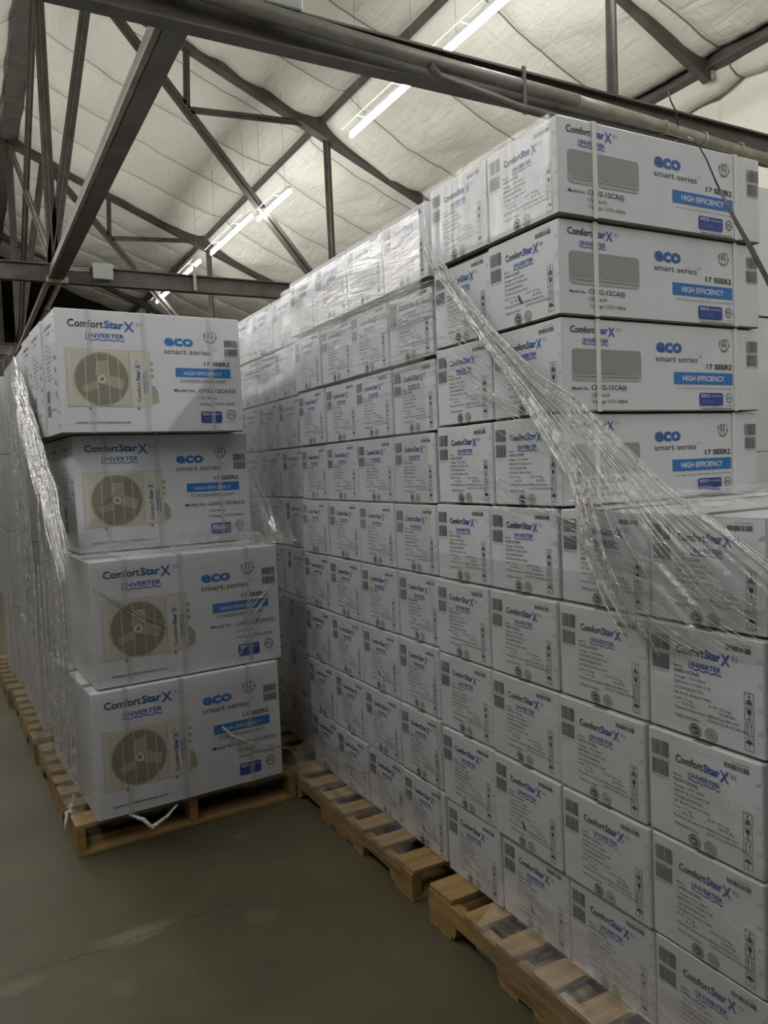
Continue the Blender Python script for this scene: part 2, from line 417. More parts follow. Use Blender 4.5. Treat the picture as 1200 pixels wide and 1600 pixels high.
def art_end():
    W, H = WI, HI; a = Art()
    X = lambda u: u * W
    Y = lambda v: (1 - v) * H
    for k, (v0, v1) in enumerate(((.10, .245), (.285, .43))):
        a.barcode(X(.035), Y(v1), X(.205), Y(v0), 3 + k)
        a.text('840315 2601125', X(.04), Y(v1 + .03), X(.20), .0035, M_GREY)
    a.logo(X(.27), X(.80), Y(.245), H * .076)
    a.barcode(X(.70), Y(.125), X(.90), Y(.08), 9)
    a.text('21K315260840', X(.76), Y(.066), X(.9), .0035, M_GREY)
    a.text('Model No.', X(.245), Y(.375), X(.33), .0055, M_BLACK, .01)
    a.text('CH32-12CA(I)', X(.245), Y(.425), X(.47), .0085, M_BLACK, .01)
    for i, (t, e) in enumerate((('Voltage: 115V~60Hz', .53), ('SERVICE CODE:21K', .575), ('COOLING&HEATING', .51), ('12K Btu/h (Indoor Unit)', .57))):
        a.text(t, X(.245), Y(.478 + .05 * i), X(e), .0075, M_BLACK)
    a.text('N.W. 7.5 kg', X(.245), Y(.68), X(.41), .007, M_BLACK); a.text('G.W. 9.5 kg', X(.55), Y(.68), X(.735), .007, M_BLACK)
    a.text('16.5 lbs', X(.32), Y(.722), X(.43), .007, M_BLACK); a.text('20.94 lbs', X(.64), Y(.722), X(.77), .007, M_BLACK)
    a.text('Packing Dimensions: 840x315x260 mm', X(.245), Y(.768), X(.80), .007, M_BLACK)
    a.text('33.07x12.4x10.24 inch', X(.54), Y(.81), X(.88), .007, M_BLACK)
    a.text('MADE IN CHINA', X(.25), Y(.845), X(.47), .0072, M_BLACK)
    for cx, m in ((.43, M_BLACK), (.57, M_GREEN)):
        a.ring(X(cx), Y(.925), .0165, .0022, m); a.disc(X(cx), Y(.925), .0088, m if m is M_BLACK else M_LGREY)
        a.ring(X(cx), Y(.925), .0115, .0014, m)
        a.text('RU' if m is M_BLACK else 'CB', X(cx) - .0055, Y(.925) - .003, X(cx) + .0055, .006, M_WINK if m is M_BLACK else M_GREEN, .02, layer=2)
    # four handling marks in their boxes
    for i in range(4):
        x0, x1 = X(.845), X(.918); y1 = Y(.455 + .128 * i); y0 = y1 - .0285
        t = .0012
        a.rect(x0, y0, x1, y0 + t, M_BLACK); a.rect(x0, y1 - t, x1, y1, M_BLACK); a.rect(x0, y0, x0 + t, y1, M_BLACK); a.rect(x1 - t, y0, x1, y1, M_BLACK)
        cx = (x0 + x1) / 2
        if i == 0:
            a.text('8', cx - .0025, y0 + .017, cx + .0025, .007, M_BLACK, .03)
            a.rect(cx - .007, y0 + .0035, cx + .007, y0 + .008, M_BLACK); a.rect(cx - .005, y0 + .0095, cx + .005, y0 + .0135, M_BLACK)
        elif i == 1:
            a.poly([(cx - .0055, y1 - .004), (cx + .0055, y1 - .004), (cx + .0045, y1 - .013), (cx, y1 - .016), (cx - .0045, y1 - .013)], M_BLACK)
            a.rect(cx - .0009, y0 + .005, cx + .0009, y1 - .015, M_BLACK); a.rect(cx - .004, y0 + .004, cx + .004, y0 + .006, M_BLACK)
        elif i == 2:
            for s in (-1, 1):
                a.rect(cx + s * .0045 - .0008, y0 + .004, cx + s * .0045 + .0008, y1 - .006, M_BLACK)
                a.poly([(cx + s * .0045 - .0025, y1 - .008), (cx + s * .0045 + .0025, y1 - .008), (cx + s * .0045, y1 - .0035)], M_BLACK)
        else:
            a.poly([(cx - .009, y0 + .015)] + [(cx + .009 * math.cos(math.radians(q)), y0 + .015 + .009 * math.sin(math.radians(q))) for q in range(150, 0, -30)] + [(cx + .009, y0 + .015)], M_BLACK)
            a.rect(cx - .0008, y0 + .004, cx + .0008, y0 + .016, M_BLACK)
    for v in (.16, .36, .56, .76):   # pairs of slanted vent cuts
        for k in (0, 1):
            x = X(.948) + k * .0065
            a.poly([(x, Y(v + .04)), (x + .0013, Y(v + .04)), (x + .0063, Y(v)), (x + .005, Y(v))], M_GREY)
    return a
ART_END = art_end()
ME_END = ART_END.mesh('end_print', lambda u, v, l: (-LI / 2 - .001 - EPS * l, WI / 2 - u, v))

def art_badges(a, x0, x1, y0, y1, etl_x, etl_y, er):
    a.rrect(x0, y0, x1, y1, (y1 - y0) * .16, M_NAVY, 1)
    w = x1 - x0; h = y1 - y0
    a.rect(x0 + w * .08, y1 - h * .34, x0 + w * .42, y1 - h * .12, M_WINK, 2)
    a.text('AHRI', x0 + w * .1, y1 - h * .31, x0 + w * .4, h * .16, M_NAVY, .04, layer=3)
    a.text('CERTIFIED', x0 + w * .46, y1 - h * .3, x0 + w * .94, h * .12, M_WINK, .0, layer=2)
    a.text('www.ahridirectory.org', x0 + w * .08, y1 - h * .6, x0 + w * .6, h * .07, M_LGREY, layer=2)
    a.text('Unitary Small HP', x0 + w * .08, y1 - h * .75, x0 + w * .6, h * .07, M_LGREY, layer=2)
    a.ring(etl_x, etl_y, er, er * .16, M_BLACK)
    a.text('ETL', etl_x - er * .6, etl_y - er * .3, etl_x + er * .62, er * .62, M_BLACK, .02)
    a.text('Intertek', etl_x - er * .8, etl_y - er * 1.6, etl_x + er * .8, er * .25, M_BLACK)

def r32(a, x, y, r):
    a.ring(x, y, r, r * .1, M_GREY, a0=-200, a1=60); a.ring(x, y, r * .96, r * .16, M_GREEN, a0=-130, a1=-40)
    a.text('R', x - r * .95, y - r * .02, x - r * .6, r * .55, M_BLACK, .01); a.text('32', x - r * .5, y - r * .2, x + r * .5, r * .95, M_BLACK, .01)
    a.text('ECO GAS', x - r * .5, y - r * .55, x + r * .5, r * .18, M_GREEN)
    a.poly([(x + r * .75, y), (x + r * 1.15, y), (x + r * .95, y - r * .4)], M_BLUE, 2)

def art_front_indoor():
    L, H = LI, HI; a = Art()
    def X(px): s = (px - 478) / 702; return L * s / (1.17 - .17 * s)
    Y = lambda v: (1 - v) * H
    a.logo(X(508), X(686), Y(.155), H * .075)
    a.rrect(X(512), Y(.67), X(756), Y(.325), .012, M_LGREY, 1)
    a.rrect(X(514), Y(.60), X(754), Y(.33), .010, M_MGREY, 2)
    a.rect(X(520), Y(.628), X(748), Y(.622), M_GREY, 3)
    a.text('Comfortstar', X(628), Y(.595), X(652), .003, M_BLACK, layer=3)
    a.text('Model No.', X(510), Y(.765), X(568), .0085, M_BLACK, .012); a.text('CH32-12CA(I)', X(577), Y(.765), X(703), .0145, M_BLACK, .012)
    a.text('12K Btu/h', X(578), Y(.84), X(641), .011, M_BLACK); a.text('Voltage: 115V~60Hz', X(578), Y(.91), X(706), .011, M_BLACK)
    a.text('eco', X(810), Y(.32), X(903), .042, M_BLUE, .04)
    a.text('smart series', X(808), Y(.43), X(958), .019, M_BLACK, 0); a.text('TM', X(960), Y(.37), X(972), .006, M_GREY)
    r32(a, X(1054), Y(.20), .023)
    a.text('17 SEER2', X(990), Y(.50), X(1081), .016, M_BLACK, .025)
    a.rect(X(872), Y(.685), X(1083), Y(.545), M_SKY, 1); a.text('HIGH EFFICIENCY', X(903), Y(.645), X(1052), .0165, M_WINK, .02, layer=2)
    a.text('SPLIT AND WALL MOUNTED TYPE • AIR CONDITIONER', X(882), Y(.745), X(1080), .0055, M_GREY)
    art_badges(a, X(962), X(1047), Y(.94), Y(.785), X(1069), Y(.845), .0155)
    a.text('www.comfortstarusa.com', X(968), Y(.98), X(1079), .006, M_BLACK, .02)
    for k, (v0, v1) in enumerate(((.14, .28), (.31, .45))):
        a.barcode(X(1134), Y(v1), X(1174), Y(v0), 13 + k); a.text('840315 260', X(1136), Y(v1 + .025), X(1172), .004, M_GREY)
    return a
ME_FRONT = art_front_indoor().mesh('front_print', lambda u, v, l: (-LI / 2 + u, -WI / 2 - .001 - EPS * l, v))

def art_front_outdoor():
    L, H = LO, HO; a = Art()
    def X(px): s = (px - 218) / 750; return L * s / (1.15 - .15 * s)
    def Y(px, py):
        s = (px - 218) / 750; t = 50 + s * 64; b = 558 - s * 0
        return (b - py) / (b - t) * H
    def YC(py, px=400): return Y(px, py)
    a.logo(X(270), X(580), YC(128, 300), .034)
    # condenser picture
    bx0, bx1 = X(262), X(602); by1, by0 = YC(222, 300), YC(455, 500)
    a.rect(bx0 - .01, by0, bx1, by1 + .008, M_BEIGE, 1)
    a.rect(bx0, by0 + .006, bx1 - .01, by1, M_BEIGE2, 2)
    a.rect(bx0 + .012, by0 + .006, X(512), by1 - .006, M_BEIGE, 3)
    cx, cy, cr = X(400), YC(342, 400), .116
    a.disc(cx, cy, cr + .006, M_BEIGE3, 4, 40); a.disc(cx, cy, cr, M_GRILL, 5, 40)
    a.poly([(cx - .03, cy + .02), (cx - .02, cy + .08), (cx + .03, cy + .085), (cx + .035, cy + .01)], M_GRILL2, 6)
    a.poly([(cx + .0, cy - .02), (cx + .09, cy - .05), (cx + .1, cy - .005), (cx + .04, cy + .02)], M_GRILL2, 6)
    a.poly([(cx - .025, cy - .01), (cx - .09, cy - .03), (cx - .08, cy - .06), (cx - .01, cy - .04)], M_BEIGE3, 6)
    for k in range(-12, 13):   # louvres
        y = cy + k * .0094; hw = math.sqrt(max(cr ** 2 - (y - cy) ** 2, 0)); a.rect(cx - hw, y - .0014, cx + hw, y + .0014, M_BEIGE3, 7)
    for k in (-.07, -.02, .03, .075):
        hw = math.sqrt(cr ** 2 - k ** 2); a.rect(cx + k - .0014, cy - hw, cx + k + .0014, cy + hw, M_BEIGE2, 8)
    a.disc(cx, cy, .02, M_BEIGE2, 9, 20); a.disc(cx, cy, .009, M_GRILL, 10, 12)
    a.rect(X(514), by0 + .006, X(517), by1 - .002, M_BEIGE3, 4)
    # vertical word mark on the unit
    sx = X(556)
    a.text('Comfort', sx, YC(440), YC(440) + .0, .022, M_BLACK, .012, 4, rot=True) if False else None
    def vtext(t, x, y0, y1, h, m, bold, layer=4):
        vs, fs = text_geo(t, bold); ax = min(v[0] for v in vs); bx = max(v[0] for v in vs); k = h / .73; ky = (y1 - y0) / (bx - ax)
        b = len(a.v)
        for vx, vy in vs: a.v.append((x - vy * k, y0 + (vx - ax) * ky, layer))
        i = a.mi(m)
        for f in fs: a.f.append(tuple(b + q for q in f)); a.m.append(i)
    vtext('Comfort', sx, by0 + .022, by0 + .115, .018, M_BLACK, .012)
    vtext('Star', sx, by0 + .12, by0 + .172, .018, M_BLUE, .045)
    vtext('X', sx + .005, by0 + .174, by0 + .198, .026, M_BLUE, .03)
    vtext('32', sx - .008, by0 + .2, by0 + .215, .009, M_GREY, 0)
    vtext('INVERTER', X(578), by0 + .065, by0 + .165, .012, M_BLUE, .02)
    a.rect(X(583), by0 + .06, X(586), by0 + .168, M_BLUE, 4)
    # side valves, service cover and feet
    a.poly([(bx1, by0 + .015), (bx1 + .03, by0 + .02), (bx1 + .03, by0 + .07), (bx1 + .012, by0 + .1), (bx1, by0 + .1)], M_BEIGE3, 2)
    for q in (.05, .08, .11): a.disc(bx1 + .004, by1 - q, .009, M_BEIGE3, 1, 12)
    for q in (X(345), X(545)): a.rect(q - .006, by0 - .012, q + .006, by0, M_BEIGE3, 1); a.rect(q - .002, by0 - .016, q + .002, by0 - .004, M_BLACK, 2)
    a.text('www.comfortstarusa.com', X(282), YC(521, 300), X(508), .014, M_BLACK, .004)
    a.text('eco', X(663), YC(213, 720), X(781), .052, M_SKY, .04)
    a.text('smart series', X(662), YC(247, 720), X(850), .027, M_BLACK, 0); a.text('TM', X(856), YC(236, 860), X(871), .008, M_GREY)
    r32(a, X(850), YC(181, 850), .032)
    a.text('17 SEER2', X(821), YC(297, 870), X(923), .0195, M_BLACK, .02)
    a.rect(X(703), YC(341, 800), X(925), YC(305, 800), M_SKY, 1); a.text('HIGH EFFICIENCY', X(737), YC(333, 800), X(890), .018, M_WINK, .0, layer=2)
    a.text('CONDENSING UNIT', X(720), YC(363, 800), X(906), .0165, M_BLACK, 0)
    a.text('Model No.', X(693), YC(398, 750), X(783), .014, M_BLACK, .012); a.text('CH32-12CA(O)', X(793), YC(403, 860), X(943), .0185, M_BLACK, .01)
    a.text('12K Btu/h', X(793), YC(429, 830), X(865), .0135, M_BLACK); a.text('Voltage: 115V~60Hz', X(793), YC(453, 860), X(937), .0135, M_BLACK)
    art_badges(a, X(797), X(882), YC(524, 840), YC(478, 840), X(920), YC(492, 920), .0235)
    for k, (p0, p1) in enumerate(((196, 221), (230, 256))):
        a.barcode(X(906), YC(p1, 930), X(956), YC(p0, 930), 23 + k); a.rect(X(904), YC(p1 + 3, 930), X(958), YC(p1 + 1.5, 930), M_GREY)
    return a
ME_OFRONT = art_front_outdoor().mesh('front_print', lambda u, v, l: (-LO / 2 + u, -WO / 2 - .001 - EPS * l, v))

def art_side_outdoor():
    a = Art(); W, H = WO, HO
    def vt(t, x, y0, y1, h, m=M_BLACK, bold=.02):
        vs, fs = text_geo(t, bold); ax = min(v[0] for v in vs); bx = max(v[0] for v in vs); k = h / .73; ky = (y1 - y0) / (bx - ax); b = len(a.v)
        for vx, vy in vs: a.v.append((x + vy * k, y1 - (vx - ax) * ky, 1))
        i = a.mi(m)
        for f in fs: a.f.append(tuple(b + q for q in f)); a.m.append(i)
    a.text('ComfortStarX', .07, H * .88, .25, .017, M_BLACK, .02); a.text('INVERTER', .12, H * .83, .21, .011, M_BLUE, .02)
    for i, (t, e) in enumerate((('Model No.', .14), ('CH32-12CA(O)', .2), ('Voltage: 115V~60Hz', .23), ('SERVICE CODE:21K', .22), ('COOLING&HEATING', .21), ('12K Btu/h', .16), ('N.W. 25.5 kg', .18), ('G.W. 28.5 kg', .18), ('Packing Dimensions', .24))):
        a.text(t, .07, H * (.74 - .035 * i), e, .0095, M_BLACK)
    for i in range(4):
        a.text('N', .27, H * (.62 - .1 * i) - .012, .295, .024, M_GREY, .04)
    a.barcode(.03, H * .28, .12, H * .38, 31); a.barcode(.03, H * .16, .12, H * .26, 32)
    a.text('MADE IN CHINA', .15, H * .2, .25, .01, M_BLACK)
    return a
ME_OSIDE = art_side_outdoor().mesh('side_print', lambda u, v, l: (-LO / 2 - .001 - EPS * l, WO / 2 - u, v))

# ---------------------------------------------------------------- carton meshes
def carton_mesh(name, L, W, H, seed, under=True, bulge=.003):
    rnd = random.Random(seed)
    bm = bmesh.new()
    bm_box(bm, -L / 2, L / 2, -W / 2, W / 2, 0, H, 0, .0035)
    # slight bulge of the faces
    bmesh.ops.subdivide_edges(bm, edges=[e for e in bm.edges if e.calc_length() > .15], cuts=1, use_grid_fill=True)
    for v in bm.verts:
        x, y, z = v.co.x / (L / 2), v.co.y / (W / 2), v.co.z / (H / 2) - 1
        if abs(x) < .5 and abs(z) < .5: v.co.y -= -math.copysign(bulge * .2, y) if abs(y) > .9 else 0
    for f in bm.faces:
        f.normal_update()
        if f.normal.z < -.5 and under: f.material_index = 1
    # top flap seam: two flaps meeting, drawn as a shallow proud tape strip along the length
    bm_box(bm, -L / 2 + .002, L / 2 - .002, -.024, .024, H - .0005, H + .0006, 1)
    return finish(bm, name, [M_CARD, M_KRAFT])
ME_CARTON = carton_mesh('carton', LI, WI, HI, 1)
ME_OCARTON = carton_mesh('carton', LO, WO, HO, 2)

def ring_strap(name, x, wd, W, H, mat, t=.0015):
    bm = bmesh.new()
    e = .0026
    bm_box(bm, x - wd / 2, x + wd / 2, -W / 2 - e, -W / 2 - e + t, -.0005, H + .001)
    bm_box(bm, x - wd / 2, x + wd / 2, -W / 2 - e, W / 2 + e, H + .0007, H + .0012)
    bm_box(bm, x - wd / 2, x + wd / 2, W / 2 + e - t, W / 2 + e, 0, H + .001)
    return finish(bm, name, mat)
ME_STRAP1 = ring_strap('packing_strap', -LI / 2 + .157 * LI, .017, WI, HI, M_STRAPW)
ME_STRAP2 = ring_strap('packing_strap', -LI / 2 + .860 * LI, .017, WI, HI, M_STRAPW)
ME_OTAPE = [ring_strap('packing_strap', -LO / 2 + q * LO, .022, WO, HO, M_TAPE, .0003) for q in (.165, .45, .82)]
ME_STAPLES = None
def staples_mesh():
    bm = bmesh.new()
    for k in range(9):
        z = .035 + k * .06; bm_box(bm, -LO / 2 - .003, -LO / 2 - .001, -WO / 2 + .022, -WO / 2 + .034, z, z + .004)
    return finish(bm, 'staple', M_PIPE)
ME_STAPLES = staples_mesh()

# ---------------------------------------------------------------- STRUCTURE
def struct(o): o['kind'] = 'structure'; return o
floor = struct(obj('floor', grid_mesh('floor', lambda u, v: (-6 + 14 * u, -9 + 42 * v, 0), 2, 4, M_FLOOR, False)))

RIDGE_X, RIDGE_Z, SL = .98, 6.88, .436
def zl(x): return RIDGE_Z - SL * abs(x - RIDGE_X)
EAVE_R, EAVE_L = 5.98, -4.02
def quilt(name, xa, xb, ya, yb, seed, parent, nx=26, ny=12, base=.10):
    def fn(u, v):
        if abs(v - 1 / ny) < 1e-6: v = .008
        if abs(v - 1 + 1 / ny) < 1e-6: v = .992
        x = xa + (xb - xa) * u; y = ya + (yb - ya) * v
        z = zl(x) + base
        gap = 4 * u * (1 - u); puff = 4 * v * (1 - v)
        z -= .005 + .13 * gap ** .5 + .055 * puff ** .45 * min(1, gap * 2 + .3)
        edge = 1 - gap
        z += .014 * edge ** 3 * math.sin(y * 42 + 4 * noise.noise(Vector((x * .8, y * 1.5, 3)))) * (1 if .02 < u < .98 else 0)
        z += (.055 * gap * noise.noise(Vector((x * 2.6 + 1.2 * y, y * .5, 7.7))) + .03 * gap * noise.noise(Vector((x * 6.5 + 2.0 * y, y * .9, 1.7)))) * (.25 + .75 * puff)
        z += .035 * noise.noise(Vector((x * 1.6, y * .9, 3.1))) * gap
        z += .02 * noise.noise(Vector((x * 5 + y * 2, y * 2.2 - x, 5.0))) * gap ** .5
        return (x, y, z)
    me = grid_mesh(name, fn, nx, ny, M_INS); me.materials.append(M_SEAM)
    for i, p in enumerate(me.polygons):
        if i % ny in (0, ny - 1): p.material_index = 1
    return obj(name, me, parent)
ceiling = empty('ceiling', kind='structure')
yy = -8.0; k = 0
while yy < 19.2:
    y2 = yy + 1.12
    for (xa, xb, nx) in ((.98, 3.93, 34), (3.93, 5.70, 22), (5.70, EAVE_R, 4), (.98, -1.97, 20), (-1.97, EAVE_L, 14)):
        far = yy < -1 or (xb < xa)
        quilt('insulation_panel', xa, xb, yy, y2, k, ceiling, nx if not far else nx // 2, 14 if not far else 6)
        k += 1
    yy = y2
INS_END = yy
deck = obj('roof_deck', grid_mesh('roof_deck', lambda u, v: ((EAVE_L - .1 + (EAVE_R - EAVE_L + .2) * u), -8.5 + 38 * v, zl(EAVE_L - .1 + (EAVE_R - EAVE_L + .2) * u) + .2), 50, 2, M_FOIL, False), ceiling)
# walls
def wall(name, p0, p1, z1a, z1b, mat, t=.15):
    p0 = Vector(p0); p1 = Vector(p1); d = (p1 - p0).normalized(); n = Vector((-d.y, d.x, 0))
    bm = bmesh.new(); vs = []
    for p, z in ((p0, z1a), (p1, z1b)):
        for s in (0, 1):
            for zz in (0, z): vs.append(bm.verts.new((p.x + n.x * s * t, p.y + n.y * s * t, zz)))
    bmesh.ops.convex_hull(bm, input=bm.verts)
    return struct(obj(name, finish(bm, name, mat)))
wl = wall('wall_left', (EAVE_L - .02, -8.6), (EAVE_L - .02, 29.5), zl(EAVE_L) + .18, zl(EAVE_L) + .18, M_WALL)
wb = empty('wall_back', kind='structure'); 
bm = bmesh.new()
for yb in (-8.6, 29.5):
    vs = [bm.verts.new(p) for p in ((EAVE_L - .2, yb, 0), (EAVE_R + .4, yb, 0), (EAVE_R + .4, yb, zl(EAVE_R) + .1), (RIDGE_X, yb, RIDGE_Z + .3), (EAVE_L - .2, yb, zl(EAVE_L) + .1))]
    bm.faces.new(vs)
obj('end_wall', finish(bm, 'end_wall', M_WALL), wb)
# right wall: the same quilted vinyl between posts
wr = empty('wall_right', kind='structure')
yy = -8.0; k = 50
while yy < 29:
    def fn(u, v, yy=yy, k=k):
        y = yy + 1.4 * v; z = zl(EAVE_R) * u + .06
        puff = (4 * v * (1 - v)) ** .5
        x = EAVE_R + .02 - .06 * puff - .02 * noise.noise(Vector((y * 1.3, z * 1.2, k))) - .012 * noise.noise(Vector((y * 5, z * 3, k)))
        x -= .015 * math.sin(y * 40) * max(0, u - .75) * 2
        return (x, y, z)
    obj('insulation_panel', grid_mesh('insulation_panel', fn, 22, 12, M_INS), wr)
    yy += 1.4; k += 1

# ---------------------------------------------------------------- roof steel
def truss(Y, label, post_x, full=True, zb=3.66):
    r = empty('roof_truss', (0, Y, 0), label=label, cat='truss', group='dark steel roof trusses')
    def P(x, z): return (x, 0, z)
    S = M_STEEL
    bm = bmesh.new()
    # channel chord: web plate with two flanges
    bar(bm, P(EAVE_L + .1, zb), P(EAVE_R - .1, zb), .014, .17)
    bar(bm, P(EAVE_L + .1, zb + .083), P(EAVE_R - .1, zb + .083), .09, .012)
    bar(bm, P(EAVE_L + .1, zb - .083), P(EAVE_R - .1, zb - .083), .09, .012)
    obj('bottom_chord', finish(bm, 'bottom_chord', S), r)
    for xe in (EAVE_R - .1, EAVE_L + .1):
        bm = bmesh.new()
        a, b = P(RIDGE_X, zl(RIDGE_X) - .03), P(xe, zl(xe) - .03)
        bar(bm, a, b, .13, .19)
        obj('top_chord', finish(bm, 'top_chord', S), r)
    obj('web', angle_mesh('web', P(.95, zb), P(RIDGE_X, zl(RIDGE_X) - .05), .085, S), r, )
    obj('web', angle_mesh('web', P(post_x, zb + .07), P(post_x, zl(post_x) - .08), .075, S), r)
    if full:
        obj('web', angle_mesh('web', P(.93, zb + .05), P(1.46, zl(1.46) - .08), .085, S), r)
        obj('web', angle_mesh('web', P(1.46, zl(1.46) - .08), P(3.86, zb + .06), .095, S), r)
        obj('web', angle_mesh('web', P(2.41, zl(2.41) - .08), P(2.38, 5.50), .06, S), r)
        obj('web', angle_mesh('web', P(2.38, 5.50), P(3.86, 5.60), .06, S), r)
        for a, b in ((P(-1.97, zb + .06), P(-1.97, zl(-1.97) - .08)),):
            obj('web', angle_mesh('web', a, b, .08, S), r)
    if full: obj('gusset_plate', box_mesh('gusset_plate', .86, 1.06, -.02, .05, zb - .09, zb + .10, S), r)
    return r
T1 = truss(3.48, 'dark steel truss nearest the camera, its bottom chord crossing the upper right corner', 3.57, False)
T2 = truss(8.38, 'dark steel truss whose bottom chord runs above the left carton stack', 4.01)
T3 = truss(13.28, 'dark steel truss seen small between the lamps, second behind the near chord', 4.01)
T4 = truss(18.18, 'darkest and farthest steel truss, low behind the left cartons', 4.01, False)
# boxes bolted to the chords
pl = obj('junction_box', box_mesh('junction_box', 1.33, 1.53, -.10, -.05, 3.72, 3.86, M_PLATE, .006), T1); tag(pl, 'grey steel junction box')
pl = obj('junction_box', box_mesh('junction_box', 1.31, 1.50, -.10, -.05, 3.62, 3.78, M_PLATE, .006), T2); tag(pl, 'grey steel junction box')
obj('bracket', box_mesh('bracket', .87, 1.07, -.12, .02, 3.55, 3.61, M_PIPE, .004), T2)
obj('bracket', box_mesh('bracket', 2.33, 2.36, -.07, -.05, 3.58, 3.84, M_PLATE), T2)
bm = bmesh.new(); tube_bm(bm, [(1.08, -.06, 3.73), (1.14, -.08, 3.71), (1.28, -.07, 3.72)], .008, 6); tube_bm(bm, [(1.08, -.06, 3.70), (1.14, -.08, 3.69), (1.28, -.07, 3.70)], .008, 6)
obj('cable', finish(bm, 'cable', M_PLATE), T2)

def purlin(x, label, w=.06, h=.12):
    bm = bmesh.new(); z = zl(x) + .04
    bar(bm, (x, -8, z), (x, 29, z), .012, h, Vector((1, 0, 0))); bar(bm, (x, -8, z - h / 2), (x, 29, z - h / 2), w, .012, Vector((1, 0, 0)))
    o = obj('roof_purlin', finish(bm, 'roof_purlin', M_STEEL)); tag(o, label, 'purlin', 'roof purlins'); return o
purlin(3.93, 'dark purlin in the quilted ceiling running just left of the lamp row', .04, .09)
purlin(5.70, 'dark purlin along the low right edge of the quilted ceiling', .13, .15)
purlin(RIDGE_X, 'thick dark ridge purlin at the top left of the ceiling', .22, .22)
purlin(-1.97, 'dark purlin on the far left slope of the ceiling', .11, .12)
# rafter on the right with its clip
rf = empty('roof_rafter', (0, 4.49, 0), label='short dark rafter sloping down at the top right above the cartons', cat='rafter')
obj('beam', bar_mesh('beam', (3.0, 0, zl(3.0) - .06), (5.72, 0, zl(5.72) - .06), .07, .13, M_STEEL), rf)
obj('clip', box_mesh('clip', 5.70, 5.73, -.05, .03, zl(5.72) - .1, zl(5.72) + .14, M_PLATE), rf)
# longitudinal beam between bottom chords
lb = empty('tie_beam', (.97, 0, 3.66), label='heavy dark beam running lengthwise from the near truss to the left-hand node', cat='beam')
obj('beam', bar_mesh('beam', (0, 3.5, -.01), (0, 8.36, -.01), .115, .14, M_STEEL, Vector((1, 0, 0))), lb)
obj('flange', bar_mesh('flange', (-.07, 3.5, -.07), (-.07, 8.36, -.07), .035, .02, M_RUST, Vector((1, 0, 0))), lb)
o = obj('pipe', tube_mesh('pipe', [(.90, 8.3, 3.60), (.90, 20, 3.60)], .028, M_RUST)); tag(o, 'brown pipe going away beneath the node above the left stack', 'pipe')
pp = obj('pipe', tube_mesh('pipe', [(1.0, 8.3, 3.57), (1.0, 20, 3.57)], .022, M_PIPE)); tag(pp, 'thinner silver pipe beside the brown one above the left stack', 'pipe')
for yk in (9.6, 12.0, 15.0): obj('coupling', tube_mesh('coupling', [(1.0, yk, 3.57), (1.0, yk + .1, 3.57)], .03, M_PIPE), pp)
# sway bracing
br = empty('sway_brace', (0, 0, 0), label='thin dark crossed braces between the two left trusses', cat='brace')
obj('brace', angle_mesh('brace', (RIDGE_X, 8.38, 6.8), (.95, 13.28, 3.7), .075, M_STEEL, Vector((1, 0, 0))), br)
obj('brace', angle_mesh('brace', (RIDGE_X, 13.28, 6.8), (.95, 8.38, 3.75), .07, M_RUST, Vector((1, 0, 0))), br)
# conduit along the near chord
cd = empty('conduit', (0, 3.39, 0), label='pale galvanised conduit tied along the near truss chord', cat='pipe')
pts = [(x, .0, 3.715 - .032 * (x - .2) + .008 * math.sin(x * 2.3)) for x in [.2 + .2 * i for i in range(28)]]
tag(obj('pipe', tube_mesh('pipe', pts[:16], .036, M_PIPE_SHADED, 12), cd), 'shaded length of conduit, coloured darker')
obj('pipe', tube_mesh('pipe', pts[15:], .033, M_PIPE, 12), cd)
for x in (3.9, 4.25, 4.6, 4.9):
    z = 3.715 - .032 * (x - .2)
    bm = bmesh.new(); tube_bm(bm, [(x + .038 * 0, .04 * math.cos(t), z + .04 * math.sin(t)) for t in [i * math.pi / 5 for i in range(11)]], .005, 5)
    obj('tie', finish(bm, 'tie', M_PIPE), cd)
bm = bmesh.new(); tube_bm(bm, [(3.98, -.04, 3.60), (3.96, -.045, 3.68), (3.92, -.04, 3.74), (3.90, -.04, 3.80)], .005, 5)
obj('wire_tie', finish(bm, 'wire_tie', M_CABLE), cd)
c2 = empty('conduit', (0, 3.36, 0), label='thinner dark conduit sagging under the near chord by the lamp gap', cat='pipe')
obj('pipe', tube_mesh('pipe', [(2.20, 0, 3.60), (2.26, 0, 3.555), (2.5, 0, 3.53), (2.75, 0, 3.50), (3.0, 0, 3.49), (3.25, 0, 3.49)], .022, M_STEEL, 10), c2)
obj('hanger', bar_mesh('hanger', (2.80, 0, 3.72), (2.80, 0, 3.47), .012, .022, M_STEEL), c2)

